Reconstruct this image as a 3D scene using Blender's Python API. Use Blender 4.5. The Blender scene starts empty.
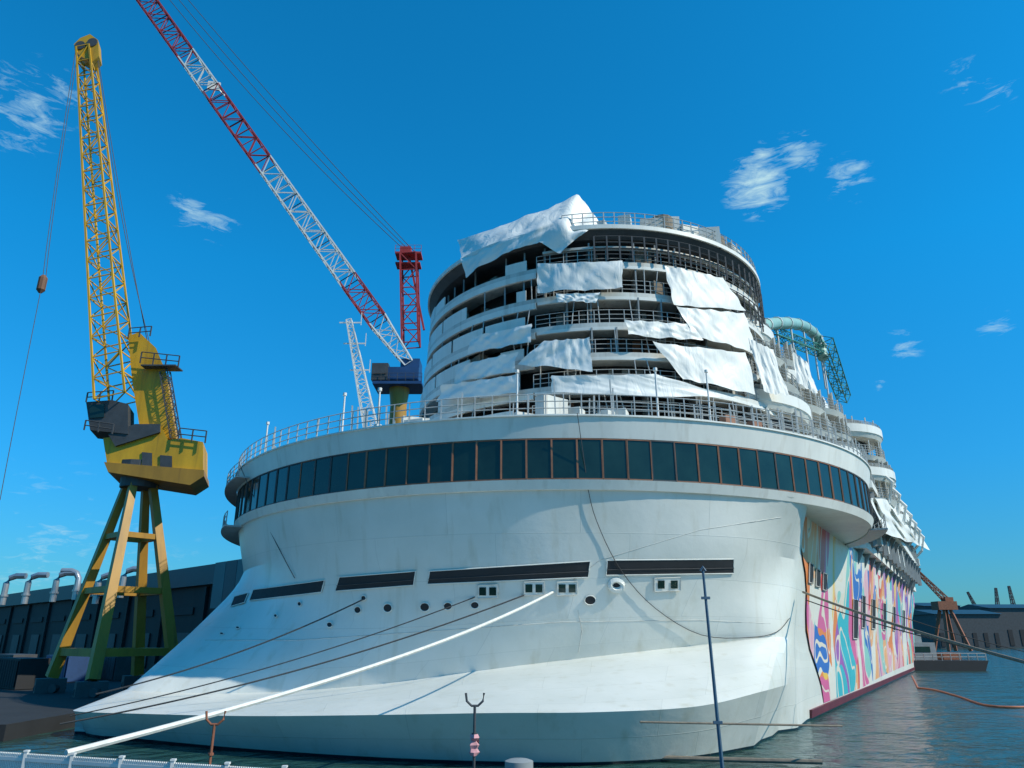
import bpy, bmesh, math, random
from mathutils import Vector, noise
from mathutils.bvhtree import BVHTree
random.seed(7)
PI=math.pi; R_=math.radians
COL=bpy.context.scene.collection
# ---------------------------------------------------------------- camera geometry
F=740.0; H=5.0; PITCH=R_(19.0); CP,SP=math.cos(PITCH),math.sin(PITCH)
CAM=Vector((0,0,H))
def ray(px,py):
    u=(px-512)/F; v=(384-py)/F
    return Vector((u,CP-v*SP,SP+v*CP))
def PY(px,py,Y): r=ray(px,py); return CAM+r*(Y/r.y)
def PZ(px,py,z): r=ray(px,py); return CAM+r*((z-H)/r.z)
SA,CA=math.sin(R_(31)),math.cos(R_(31))
def L(s,t,z=0): return Vector((s*SA+t*CA, s*CA-t*SA, z))
def PT(px,py,t): r=ray(px,py); return CAM+r*(t/(r.x*CA-r.y*SA))
CX,CY=3.2,67.0      # aft ring centre
TX,TY=7.8,67.0      # tower centre
def circ(cx,cy,R,phi,z): a=R_(phi); return Vector((cx+R*math.sin(a),cy-R*math.cos(a),z))
def hitc(px,py,cx,cy,R):
    r=ray(px,py); a=r.x**2+r.y**2; b=-2*(r.x*cx+r.y*cy); c=cx*cx+cy*cy-R*R
    d=b*b-4*a*c; k=(-b-math.sqrt(max(d,0)))/(2*a)
    return CAM+r*k
# ---------------------------------------------------------------- materials
def nt(name):
    m=bpy.data.materials.new(name); m.use_nodes=True; n=m.node_tree; return m,n,n.nodes['Principled BSDF']
def paint(name,col,rough=.5,var=.15,scale=.6,metal=0,streak=0,bump=0.02,dirt=(.12,.08,.05)):
    m,n,b=nt(name); N=n.nodes; K=n.links
    g=N.new('ShaderNodeNewGeometry')
    mp=N.new('ShaderNodeMapping'); K.new(g.outputs['Position'],mp.inputs[0])
    mp.inputs['Scale'].default_value=(1,1,.25 if streak else 1)
    a=N.new('ShaderNodeTexNoise'); a.inputs['Scale'].default_value=scale; a.inputs['Detail'].default_value=8; a.inputs['Roughness'].default_value=.65
    K.new(mp.outputs[0],a.inputs['Vector'])
    r=N.new('ShaderNodeValToRGB'); e=r.color_ramp.elements
    e[0].position=.3; e[1].position=.7
    e[0].color=tuple(c*(1-var) for c in col)+(1,); e[1].color=tuple(min(1,c*(1+var*.6)) for c in col)+(1,)
    K.new(a.outputs[0],r.inputs[0]); out=r.outputs[0]
    if streak:
        m2=N.new('ShaderNodeMapping'); m2.inputs['Scale'].default_value=(1.6,1.6,.07); K.new(g.outputs['Position'],m2.inputs[0])
        s=N.new('ShaderNodeTexNoise'); s.inputs['Scale'].default_value=1.2; s.inputs['Detail'].default_value=6; K.new(m2.outputs[0],s.inputs['Vector'])
        sr=N.new('ShaderNodeValToRGB'); sr.color_ramp.elements[0].position=.56; sr.color_ramp.elements[1].position=.78
        sr.color_ramp.elements[1].color=(streak,)*3+(1,); K.new(s.outputs[0],sr.inputs[0])
        mx=N.new('ShaderNodeMix'); mx.data_type='RGBA'; K.new(sr.outputs[0],mx.inputs[0]); K.new(out,mx.inputs[6]); mx.inputs[7].default_value=dirt+(1,); out=mx.outputs[2]
    K.new(out,b.inputs['Base Color']); b.inputs['Roughness'].default_value=rough; b.inputs['Metallic'].default_value=metal
    if bump:
        bp=N.new('ShaderNodeBump'); bp.inputs['Strength'].default_value=.4; bp.inputs['Distance'].default_value=bump
        K.new(a.outputs[0],bp.inputs['Height']); K.new(bp.outputs[0],b.inputs['Normal'])
    return m
M={}
M['white']=paint('white_paint',(.74,.74,.68),.45,.12,.5,streak=.3,dirt=(.3,.24,.14))
M['offwhite']=paint('off_white_paint',(.6,.6,.55),.55,.25,.7,streak=.55,dirt=(.2,.14,.08))
M['grey']=paint('grey_steel',(.26,.28,.28),.55,.25,.8)
M['dgrey']=paint('dark_steel',(.055,.06,.065),.6,.3,.9)
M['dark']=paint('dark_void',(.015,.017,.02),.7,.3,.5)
M['rail']=paint('galvanised_rail',(.42,.44,.43),.45,.2,2)
M['brown']=paint('rust_primer',(.16,.075,.04),.7,.3,.8)
M['frame']=paint('bronze_frame',(.28,.12,.06),.55,.35,1.2)
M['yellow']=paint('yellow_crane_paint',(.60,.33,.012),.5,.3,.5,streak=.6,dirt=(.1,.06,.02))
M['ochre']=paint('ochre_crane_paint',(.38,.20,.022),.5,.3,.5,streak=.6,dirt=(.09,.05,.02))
M['red']=paint('red_crane_paint',(.36,.035,.03),.5,.3,.6)
M['cwhite']=paint('white_crane_paint',(.66,.66,.63),.45,.15,.6)
M['blue']=paint('blue_crane_paint',(.02,.06,.16),.45,.25,.6)
M['teal']=paint('teal_tube',(.3,.5,.42),.35,.2,.6)
M['tealframe']=paint('green_frame',(.05,.22,.16),.45,.2,.6)
M['roof']=paint('teal_roof',(.008,.04,.06),.5,.25,.15)
M['panel']=paint('teal_cladding',(.02,.11,.13),.5,.25,.15)
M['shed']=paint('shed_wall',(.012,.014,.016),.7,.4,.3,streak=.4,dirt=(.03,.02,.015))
M['conc']=paint('quay_concrete',(.1,.1,.09),.85,.35,.4,bump=.05)
M['tarmac']=paint('quay_tarmac',(.016,.018,.02),.9,.35,.4,bump=.05)
M['rope']=paint('pale_rope',(.68,.68,.62),.8,.2,4)
M['drope']=paint('dark_rope',(.05,.05,.05),.8,.2,4)
M['frope']=paint('fibre_rope',(.2,.17,.13),.9,.3,4)
M['silver']=paint('duct_silver',(.42,.44,.45),.35,.15,.5,metal=.6)
M['rust']=paint('rusty_iron',(.28,.10,.05),.7,.4,3)
M['pole']=paint('blue_grey_pole',(.06,.12,.18),.5,.2,2)
M['orange']=paint('orange_boom',(.4,.13,.06),.6,.3,1)
M['pink']=paint('pink_cloth',(.6,.3,.32),.8,.3,4)
M['bootred']=paint('red_boot_topping',(.13,.02,.035),.5,.3,.5)
def tarpmat():
    m=paint('white_tarpaulin',(.80,.80,.75),.5,.10,.3,bump=0); n=m.node_tree; N=n.nodes; K=n.links; b=N['Principled BSDF']
    g=N.new('ShaderNodeNewGeometry'); a=N.new('ShaderNodeTexNoise'); a.inputs['Scale'].default_value=.5; a.inputs['Detail'].default_value=3; a.inputs['Distortion'].default_value=1.4
    mp=N.new('ShaderNodeMapping'); mp.inputs['Scale'].default_value=(1.4,1.4,.5); mp.inputs['Rotation'].default_value=(.4,.3,0); K.new(g.outputs['Position'],mp.inputs[0]); K.new(mp.outputs[0],a.inputs['Vector']); bp=N.new('ShaderNodeBump'); bp.inputs['Strength'].default_value=.7; bp.inputs['Distance'].default_value=.16
    K.new(a.outputs[0],bp.inputs['Height']); K.new(bp.outputs[0],b.inputs['Normal']); return m
M['tarp']=tarpmat()
def glassmat():
    m=paint('dark_window_glass',(.012,.032,.025),.1,.5,.3,bump=.04); b=m.node_tree.nodes['Principled BSDF']; b.inputs['Specular IOR Level'].default_value=.5; return m
M['glass']=glassmat()
def hullmat():
    m,n,b=nt('hull_white_plating'); N=n.nodes; K=n.links
    g=N.new('ShaderNodeNewGeometry'); sx=N.new('ShaderNodeSeparateXYZ'); K.new(g.outputs['Position'],sx.inputs[0])
    uv=N.new('ShaderNodeUVMap')
    br=N.new('ShaderNodeTexBrick'); br.inputs['Scale'].default_value=1; br.inputs['Brick Width'].default_value=7.5; br.inputs['Row Height'].default_value=2.6
    br.inputs['Mortar Size'].default_value=.025; br.inputs['Mortar Smooth'].default_value=.6; br.offset=.37
    br.inputs['Color1'].default_value=(.75,.75,.69,1); br.inputs['Color2'].default_value=(.70,.71,.66,1); br.inputs['Mortar'].default_value=(.63,.64,.59,1)
    K.new(uv.outputs[0],br.inputs['Vector'])
    a=N.new('ShaderNodeTexNoise'); a.inputs['Scale'].default_value=.22; a.inputs['Detail'].default_value=9; a.inputs['Roughness'].default_value=.6; K.new(g.outputs['Position'],a.inputs['Vector'])
    ar=N.new('ShaderNodeValToRGB'); ar.color_ramp.elements[0].position=.32; ar.color_ramp.elements[0].color=(.87,.88,.86,1); ar.color_ramp.elements[1].position=.65
    K.new(a.outputs[0],ar.inputs[0])
    mu=N.new('ShaderNodeMix'); mu.data_type='RGBA'; mu.blend_type='MULTIPLY'; mu.inputs[0].default_value=1; K.new(br.outputs[0],mu.inputs[6]); K.new(ar.outputs[0],mu.inputs[7])
    m2=N.new('ShaderNodeMapping'); m2.inputs['Scale'].default_value=(1.1,1.1,.06); K.new(g.outputs['Position'],m2.inputs[0])
    s=N.new('ShaderNodeTexNoise'); s.inputs['Scale'].default_value=1.3; s.inputs['Detail'].default_value=7; K.new(m2.outputs[0],s.inputs['Vector'])
    sr=N.new('ShaderNodeValToRGB'); sr.color_ramp.elements[0].position=.56; sr.color_ramp.elements[1].position=.82; sr.color_ramp.elements[1].color=(.45,.45,.45,1); K.new(s.outputs[0],sr.inputs[0])
    mx=N.new('ShaderNodeMix'); mx.data_type='RGBA'; K.new(sr.outputs[0],mx.inputs[0]); K.new(mu.outputs[2],mx.inputs[6]); mx.inputs[7].default_value=(.42,.38,.25,1)
    zr=N.new('ShaderNodeValToRGB'); zr.color_ramp.interpolation='CONSTANT'; mr=N.new('ShaderNodeMapRange'); mr.inputs[1].default_value=-2; mr.inputs[2].default_value=2; K.new(sx.outputs[2],mr.inputs[0]); K.new(mr.outputs[0],zr.inputs[0])
    e=zr.color_ramp.elements; e[0].color=(.01,.04,.07,1); e[1].position=.53; e[1].color=(1,1,1,1)
    m3=N.new('ShaderNodeMix'); m3.data_type='RGBA'; m3.blend_type='MULTIPLY'; m3.inputs[0].default_value=1; K.new(mx.outputs[2],m3.inputs[6]); K.new(zr.outputs[0],m3.inputs[7])
    K.new(m3.outputs[2],b.inputs['Base Color']); b.inputs['Roughness'].default_value=.32
    ad=N.new('ShaderNodeMath'); ad.operation='MULTIPLY_ADD'; K.new(a.outputs[0],ad.inputs[0]); ad.inputs[1].default_value=2.5; K.new(br.outputs[1],ad.inputs[2])
    bp=N.new('ShaderNodeBump'); bp.inputs['Strength'].default_value=.25; bp.inputs['Distance'].default_value=.1; K.new(ad.outputs[0],bp.inputs['Height']); K.new(bp.outputs[0],b.inputs['Normal'])
    return m
M['hull']=hullmat()
def muralmat():
    m,n,b=nt('painted_mural'); N=n.nodes; K=n.links
    uv=N.new('ShaderNodeUVMap'); mp=N.new('ShaderNodeMapping'); mp.inputs['Scale'].default_value=(1,.62,1); mp.inputs['Rotation'].default_value=(0,0,.45); K.new(uv.outputs[0],mp.inputs[0])
    wn=N.new('ShaderNodeTexNoise'); wn.inputs['Scale'].default_value=.16; wn.inputs['Detail'].default_value=.5; K.new(mp.outputs[0],wn.inputs['Vector'])
    vs=N.new('ShaderNodeVectorMath'); vs.operation='MULTIPLY_ADD'; K.new(wn.outputs['Color'],vs.inputs[0]); vs.inputs[1].default_value=(13,13,0); K.new(mp.outputs[0],vs.inputs[2])
    vo=N.new('ShaderNodeTexVoronoi'); vo.inputs['Scale'].default_value=.30; K.new(vs.outputs[0],vo.inputs['Vector']); sc=N.new('ShaderNodeSeparateColor'); K.new(vo.outputs['Color'],sc.inputs[0])
    r=N.new('ShaderNodeValToRGB'); r.color_ramp.interpolation='CONSTANT'; e=r.color_ramp.elements
    cols=[(.62,.12,.28),(.70,.68,.60),(.72,.22,.05),(.78,.50,.08),(.05,.42,.48),(.70,.68,.60),(.04,.14,.45),(.72,.38,.45),(.32,.10,.38),(.62,.07,.06),(.25,.52,.46),(.78,.38,.16)]
    e[0].color=cols[0]+(1,); e[1].position=1/12; e[1].color=cols[1]+(1,)
    for i in range(2,12):
        x=e.new(i/12); x.color=cols[i]+(1,)
    K.new(sc.outputs[0],r.inputs[0])
    # contour bands flowing inside the shapes
    n3=N.new('ShaderNodeMath'); n3.operation='MULTIPLY'; K.new(vo.outputs['Distance'],n3.inputs[0]); n3.inputs[1].default_value=2.6; n4=N.new('ShaderNodeMath'); n4.operation='FRACT'; K.new(n3.outputs[0],n4.inputs[0]); n5=N.new('ShaderNodeMath'); n5.operation='LESS_THAN'; K.new(n4.outputs[0],n5.inputs[0]); n5.inputs[1].default_value=.16
    m4=N.new('ShaderNodeMix'); m4.data_type='RGBA'; K.new(n5.outputs[0],m4.inputs[0]); K.new(r.outputs[0],m4.inputs[6]); m4.inputs[7].default_value=(.70,.64,.52,1)
    K.new(m4.outputs[2],b.inputs['Base Color']); b.inputs['Roughness'].default_value=.4
    return m
M['mural']=muralmat()
def watermat():
    m,n,b=nt('harbour_water'); N=n.nodes; K=n.links
    g=N.new('ShaderNodeNewGeometry'); b.inputs['Base Color'].default_value=(.02,.065,.055,1); b.inputs['Roughness'].default_value=.1
    a=N.new('ShaderNodeTexNoise'); a.inputs['Scale'].default_value=.9; a.inputs['Detail'].default_value=6; K.new(g.outputs['Position'],a.inputs['Vector'])
    c=N.new('ShaderNodeTexNoise'); c.inputs['Scale'].default_value=.16; c.inputs['Detail'].default_value=3; K.new(g.outputs['Position'],c.inputs['Vector'])
    ad=N.new('ShaderNodeMath'); ad.operation='MULTIPLY_ADD'; K.new(c.outputs[0],ad.inputs[0]); ad.inputs[1].default_value=2.5; K.new(a.outputs[0],ad.inputs[2])
    bp=N.new('ShaderNodeBump'); bp.inputs['Strength'].default_value=1; bp.inputs['Distance'].default_value=.4; K.new(ad.outputs[0],bp.inputs['Height']); K.new(bp.outputs[0],b.inputs['Normal'])
    return m
M['water']=watermat()
# ---------------------------------------------------------------- mesh builder
ORG={}
class MB:
    def __init__(s): s.v=[]; s.f=[]; s.uv=None; s.cuts=[]
    def cut(s): s.cuts.append((len(s.v),len(s.f))); return s
    def split(s,name,mat,parent,maxn=100,smooth=False):
        c=s.cuts+[(len(s.v),len(s.f))]; c=[c[i] for i in range(len(c)) if i==0 or c[i]!=c[i-1]]
        rest=MB(); out=[]
        for i in range(len(c)-1):
            (v0,f0),(v1,f1)=c[i],c[i+1]
            p=MB() if i<maxn else rest
            k=len(p.v); p.v+=s.v[v0:v1]; p.f+=[tuple(j-v0+k for j in f) for f in s.f[f0:f1]]
            if i<maxn: out.append(p.build(name,mat,parent,smooth))
        if rest.v: o=rest.build(name,mat,parent,smooth); o['kind']='stuff'
        return out
    def add(s,vs,fs):
        k=len(s.v); s.v+= [Vector(v) for v in vs]; s.f+=[tuple(i+k for i in f) for f in fs]; return s
    def prism(s,pts,vec):
        n=len(pts); a=[Vector(p) for p in pts]; b=[p+Vector(vec) for p in a]
        return s.add(a+b,[tuple(range(n))[::-1],tuple(range(n,2*n))]+[(i,(i+1)%n,n+(i+1)%n,n+i) for i in range(n)])
    def box(s,c,d,rz=0):
        x,y,z=[k/2 for k in d]; q=math.cos(rz),math.sin(rz); c=Vector(c)
        P=[c+Vector((a*q[0]-b*q[1],a*q[1]+b*q[0],-z)) for a,b in ((-x,-y),(x,-y),(x,y),(-x,y))]
        return s.prism(P,(0,0,2*z))
    def bar(s,p,q,w,h=None,up=(0,0,1)):
        p=Vector(p);q=Vector(q);h=h or w; d=(q-p)
        if d.length<1e-5: return s
        d.normalize(); u=Vector(up)
        if abs(d.dot(u))>.97: u=Vector((1,0,0))
        a=d.cross(u).normalized()*w/2; b=a.cross(d).normalized()*h/2
        return s.prism([p-a-b,p+a-b,p+a+b,p-a+b],q-p)
    def path(s,pts,r,n=6):
        pts=[Vector(p) for p in pts]; m=len(pts); rings=[]
        for i,p in enumerate(pts):
            d=(pts[min(i+1,m-1)]-pts[max(i-1,0)]).normalized(); u=Vector((0,0,1)) if abs(d.z)<.95 else Vector((1,0,0))
            a=d.cross(u).normalized(); b=a.cross(d).normalized(); rr=r[i] if isinstance(r,(list,tuple)) else r
            rings.append([p+(a*math.cos(2*PI*k/n)+b*math.sin(2*PI*k/n))*rr for k in range(n)])
        fs=[(i*n+k,i*n+(k+1)%n,(i+1)*n+(k+1)%n,(i+1)*n+k) for i in range(m-1) for k in range(n)]
        fs+=[tuple(range(n))[::-1],tuple(range((m-1)*n,m*n))]
        return s.add([v for g in rings for v in g],fs)
    def tube(s,p,q,r,n=6): return s.path([p,q],r,n)
    def arc(s,cx,cy,r0,r1,z0,z1,a0,a1,step=2.5,r1b=None):
        n=max(2,int(round((a1-a0)/step))); full=abs(a1-a0)>=359.9; vs=[];fs=[]
        r1b=r1 if r1b is None else r1b
        for i in range(n+1):
            a=a0+(a1-a0)*i/n
            vs+=[circ(cx,cy,r0,a,z0),circ(cx,cy,r1b,a,z0),circ(cx,cy,r1,a,z1),circ(cx,cy,r0,a,z1)]
        for i in range(n):
            for k in range(4): fs.append((4*i+k,4*i+(k+1)%4,4*i+4+(k+1)%4,4*i+4+k))
        if not full: fs+=[(0,1,2,3),(4*n+3,4*n+2,4*n+1,4*n)]
        return s.add(vs,fs)
    def build(s,name,mat,parent=None,smooth=False,ang=35):
        me=bpy.data.meshes.new(name); o0=ORG.get(parent.name,Vector()) if parent else Vector()
        me.from_pydata([v-o0 for v in s.v],[],s.f); me.materials.append(mat)
        if s.uv:
            ul=me.uv_layers.new(name='UVMap')
            for l in me.loops: ul.data[l.index].uv=s.uv[l.vertex_index]
        bm=bmesh.new(); bm.from_mesh(me); bmesh.ops.recalc_face_normals(bm,faces=bm.faces); bm.to_mesh(me); bm.free()
        if smooth:
            for p in me.polygons: p.use_smooth=True
            me.set_sharp_from_angle(angle=R_(ang))
        o=bpy.data.objects.new(name,me); COL.objects.link(o)
        if parent: o.parent=parent; ORG[o.name]=o0
        return o
def thing(name,loc,label,cat,group=None):
    o=bpy.data.objects.new(name,None); COL.objects.link(o); o.location=loc; ORG[o.name]=Vector(loc); o.empty_display_size=.5
    return tag(o,label,cat,group)
def tag(o,label,cat,group=None):
    o['label']=label; o['category']=cat
    if group: o['group']=group
    return o
def struct(o): o['kind']='structure'; return o
def copyt(o,d):
    c=o.copy(); COL.objects.link(c); c.location=o.location+Vector(d); ORG[c.name]=Vector(c.location)
    for ch in o.children:
        k=ch.copy(); COL.objects.link(k); k.parent=c
        for g in ch.children:
            q=g.copy(); COL.objects.link(q); q.parent=k
    return c
def arcrail(mb,cx,cy,R,z,a0,a1,h=1.15,step=3.0,rails=(1,.66,.33),r=.035):
    n=max(2,int((a1-a0)/step))
    for i in range(n+1):
        p=circ(cx,cy,R,a0+(a1-a0)*i/n,z); mb.bar(p,p+Vector((0,0,h)),r*2)
    for q in rails: mb.path([circ(cx,cy,R,a0+(a1-a0)*i/n,z+h*q) for i in range(n+1)],r,4)
def linerail(mb,p,q,h=1.1,step=1.5,rails=(1,.5),r=.03):
    p=Vector(p);q=Vector(q); n=max(1,int((q-p).length/step))
    for i in range(n+1):
        k=p.lerp(q,i/n); mb.bar(k,k+Vector((0,0,h)),r*2)
    for w in rails: mb.tube(p+Vector((0,0,h*w)),q+Vector((0,0,h*w)),r,4)
def sag(p,q,d,n=24):
    p=Vector(p);q=Vector(q); return [p.lerp(q,i/n)-Vector((0,0,d*4*(i/n)*(1-i/n))) for i in range(n+1)]
def lattice(mb,p,q,w0,w1,bays,r,side=None):
    p=Vector(p);q=Vector(q); d=(q-p).normalized(); a=(Vector(side) if side else d.cross(Vector((0,1,0)))).normalized(); a=(a-d*a.dot(d)).normalized(); b=d.cross(a).normalized()
    def c(i,k):
        t=i/bays; w=(w0+(w1-w0)*t)/2; sx,sy=((-1,-1),(1,-1),(1,1),(-1,1))[k%4]
        return p.lerp(q,t)+a*w*sx+b*w*sy
    for k in range(4): mb.bar(c(0,k),c(bays,k),r*2)
    for i in range(bays+1):
        for k in range(4):
            mb.bar(c(i,k),c(i,k+1),r*1.1)
            if i<bays: mb.bar(c(i,k) if i%2 else c(i,k+1),c(i+1,k+1) if i%2 else c(i+1,k),r*1.1)
    return mb
# ================================================================ SETTING
w=MB(); w.add([(-6000,-200,0),(6000,-200,0),(6000,9000,0),(-6000,9000,0)],[(0,1,2,3)]); struct(w.build('water',M['water']))
q=MB()
q.prism([(-30,22.6,-2),(60,-4,-2),(60,-60,-2),(-30,-60,-2)],(0,0,4.0)); struct(q.build('near_quay',M['conc']))
q=MB(); a=L(400,-57); q.prism([(-26.2,42,-2),(-26.2,48,-2),(-26.2,61.5,-2),(a.x,a.y,-2),(-600,600,-2),(-600,38,-2)],(0,0,2.8)); struct(q.build('left_quay',M['tarmac']))
q=MB(); q.prism([(150,600,-2),(1500,520,-2),(2500,1500,-2),(150,1500,-2)],(0,0,3.5)); struct(q.build('far_shore',M['conc']))
# ================================================================ SHIP
ship=thing('cruise_ship',(CX,CY,0),'huge white cruise ship under construction with round glazed stern deck and coloured mural','ship')
def crom(p0,p1,p2,p3,t):
    return .5*((2*p1)+(-p0+p2)*t+(2*p0-5*p1+4*p2-p3)*t*t+(-p0+3*p1-3*p2+p3)*t**3)
def smooth(row,n):
    out=[]
    for i in range(len(row)-1):
        p0=row[max(i-1,0)];p1=row[i];p2=row[i+1];p3=row[min(i+2,len(row)-1)]
        if (p2-p1).length>8*max((p1-p0).length,.1) or (p2-p1).length>14:
            out+=[p1.lerp(p2,k/n) for k in range(n)]
        else:
            if (p1-p0).length>14: p0=p1+(p1-p2)
            if (p3-p2).length>14: p3=p2+(p2-p1)
            out+=[crom(p0,p1,p2,p3,k/n) for k in range(n)]
    return out+[row[-1]]
PH=[-70,-52,-36,-20,-5,10,24,35]
zz=[13.1,9.8,6.0,4.3,2.5]; tt=[-9.0,-9.4,-10.0,-10.2,-10.3]
A=[circ(CX,CY,26.1,p,13.1) for p in PH]
B=[circ(CX,CY,25.3,p,9.8) for p in PH]; B[7]=L(49.9,-9.6,9.8)
C=[PY(*k) for k in ((205,620,54),(262,622,49.2),(335,622,46),(425,620,43.9),(525,615,42.8),(628,612,43.1),(718,612,44.5),(781,616,46.3))]
D=[PY(*k) for k in ((128,690,47.5),(190,693,46.4),(275,692,45.8),(380,684,44.8),(500,668,43.9),(610,655,44.1),(710,644,45.2),(781,637,46.1))]
E=[PY(*k) for k in ((74,711,44),(150,714,40),(250,716,36.8),(370,715,34.4),(490,713,33.2),(600,712,33),(700,706,34.6),(768,690,38.0))]
rows=[]
for ri,(r,z,t) in enumerate(zip((A,B,C,D,E),zz,tt)):
    s0=L(175,-45,z); s1=L(80,-53.5,z); s2=L(60,-55.5 if z>5 else -54,z)
    p=r[0]; ex=Vector((p.x*1.02,p.y*1.08,p.z)) if ri>1 else circ(CX,CY,25.2,-86,z)
    ends=[L(s,t_,z) for s,t_ in ((54,t),(66,t),(85,t),(110,t),(145,t),(172,t-2),(195,t-9),(212,-31.8))]
    rows.append(smooth([s0,s1,s2,ex]+r+ends,6))
Cc=Vector((CX,CY,0))
Fr=[]
for i,p in enumerate(rows[4]):
    d=(Vector((Cc.x,Cc.y,0))-Vector((p.x,p.y,0))).normalized(); w_=2.6 if p.y<42 else (1.9 if p.y<45 else .3)
    k=p+d*w_; Fr.append(Vector((k.x,k.y,-1.5)))
fine=[]
cols=list(zip(*rows[:4]))
sm=[smooth(list(c),5) for c in cols]
for i in range(len(sm[0])): fine.append([c[i] for c in sm])
for k in (1,2,3): fine.append([a.lerp(b,k/3) for a,b in zip(rows[3],rows[4])])
for k in (1,2,3): fine.append([a.lerp(b,k/3) for a,b in zip(rows[4],Fr)])
hb=MB(); n=len(fine[0]); uv=[]
acc=[0]
for i in range(1,n): acc.append(acc[-1]+(rows[1][i]-rows[1][i-1]).length)
vac=0
for ri,r in enumerate(fine):
    if ri: vac+=(fine[ri][40]-fine[ri-1][40]).length
    hb.v+=r; uv+=[(acc[i],vac) for i in range(n)]
hb.f=[(r*n+i,r*n+i+1,(r+1)*n+i+1,(r+1)*n+i) for r in range(len(fine)-1) for i in range(n-1)]
hb.uv=uv
bvh=BVHTree.FromPolygons(hb.v,hb.f)
hull=hb.build('hull',M['hull'],ship,smooth=True,ang=14)
def hh(px,py,off=.06):
    r=ray(px,py).normalized(); loc,nor,_,_=bvh.ray_cast(CAM,r)
    if loc is None: return PY(px,py,45)
    if nor.dot(r)>0: nor=-nor
    return loc+nor*off
def patch(quad,mat,name,parent,off=.06,nx=8,ny=2,rim=None,rr=.06):
    mb=MB(); TL,TR,BR,BL=[Vector(p) for p in quad]; g=[]
    for j in range(ny+1):
        for i in range(nx+1):
            p=TL.lerp(TR,i/nx).lerp(BL.lerp(BR,i/nx),j/ny); g.append(hh(p.x,p.y,off))
    mb.add(g,[(j*(nx+1)+i,j*(nx+1)+i+1,(j+1)*(nx+1)+i+1,(j+1)*(nx+1)+i) for j in range(ny) for i in range(nx)])
    o=mb.build(name,mat,parent)
    if rim:
        edge=[g[i] for i in range(nx+1)]+[g[(j)*(nx+1)+nx] for j in range(1,ny+1)]+[g[ny*(nx+1)+i] for i in range(nx-1,-1,-1)]+[g[j*(nx+1)] for j in range(ny-1,-1,-1)]
        m2=MB(); m2.path(edge,rr,5); m2.build('rim',rim,o)
    return o
for pl in (((578,610),(582,630),(578,655)),((205,640),(300,640),(420,632),(560,622),(700,620),(778,624)),((560,590),(600,560),(700,530),(790,516))):  # weld seams, and last the ring overhang's shadow edge drawn as a thin line
    m=MB(); P=[Vector(p) for p in pl]; pp=[]
    for i in range(len(P)-1):
        for k in range(10): c_=P[i].lerp(P[i+1],k/10); pp.append(hh(c_.x,c_.y,.0))
    m.path(pp,.022,4); m.build('weld_seam_and_shadow_line',M['offwhite'],ship)
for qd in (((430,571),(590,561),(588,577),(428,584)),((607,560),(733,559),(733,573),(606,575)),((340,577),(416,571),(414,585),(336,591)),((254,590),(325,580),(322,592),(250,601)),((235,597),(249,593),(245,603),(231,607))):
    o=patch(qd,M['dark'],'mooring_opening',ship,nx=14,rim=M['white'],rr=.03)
    if qd[0][0]>330:
        mm_=MB(); TL,TR,BR,BL=[Vector(p) for p in qd]; a_=TL.lerp(BL,.62); b_=TR.lerp(BR,.62)
        mm_.path([hh(*a_.lerp(b_,i/12),.09) for i in range(13)],.015,4); mm_.build('guard_rail',M['dgrey'],o)
for cx_,cy_ in ((488,591),(534,588),(567,588),(667,584)):
    a=10 if cx_<600 else 13
    o=patch(((cx_-a,cy_-6),(cx_+a,cy_-7),(cx_+a,cy_+6),(cx_-a,cy_+7)),M['white'],'hatch',ship,off=.08,nx=2,rim=M['offwhite'],rr=.03)
    for k in (-1,1): patch(((cx_+k*a*.5-3.4,cy_-4),(cx_+k*a*.5+3.4,cy_-4),(cx_+k*a*.5+3.4,cy_+4),(cx_+k*a*.5-3.4,cy_+4)),M['glass'],'pane',o,off=.11,nx=1)
def port(px,py,rp,name='porthole',rw=.03):
    c=hh(px,py,.05); a=hh(px+4,py,.05)-c; a.normalize(); b=hh(px,py-4,.05)-c; b.normalize(); r=rp/F*43
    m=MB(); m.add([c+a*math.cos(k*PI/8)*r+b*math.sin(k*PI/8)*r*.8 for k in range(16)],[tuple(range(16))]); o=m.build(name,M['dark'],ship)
    m=MB(); m.path([c+a*math.cos(k*PI/8)*r*1.1+b*math.sin(k*PI/8)*r*.9 for k in range(17)],rw,5); m.build('rim',M['white'],o)
for px,py,r in ((358,610,3.8),(388,608,4.6),(425,607,4.6),(448,606,4),(475,605,3.8),(590,600,5),(330,625,3.2),(300,604,2.8),(222,634,3.2),(238,628,3.2),(276,616,2.8),(364,598,2.8)): port(px,py,r)
port(616,585,5.5,rw=.16)
mb=MB(); uvs=[]; nx=60; ny=10
prof=[(13.0,-9.0),(9.8,-9.4),(6.0,-10.0),(4.3,-10.2),(2.5,-10.3),(.7,-10.5),(0,-10.6)]
def tside(z):
    for (z1,t1),(z0,t0) in zip(prof,prof[1:]):
        if z>=z0: return t0+(t1-t0)*(z-z0)/(z1-z0)
    return -10.6
for j in range(ny+1):
    z=.7+j*(12.9-.7)/ny; s0=51.5+9*(1-z/13)**1.4+.8*math.sin(z*.9); s1=150-3*math.sin(z)
    for i in range(nx+1):
        s=s0+(s1-s0)*i/nx; mb.v.append(L(s,tside(z)+.11,z)); uvs.append((s,z))
mb.f=[(j*(nx+1)+i,j*(nx+1)+i+1,(j+1)*(nx+1)+i+1,(j+1)*(nx+1)+i) for j in range(ny) for i in range(nx)]
mb.uv=uvs; mb.build('mural',M['mural'],ship)
m=MB(); m.prism([L(55,-10.35,.12),L(146,-10.35,.12),L(172,-12.4,.12),L(172,-12.3,.62),L(146,-10.25,.62),L(55,-10.25,.62)],L(0,-.25)); m.build('boot_topping',M['bootred'],ship)
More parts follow.
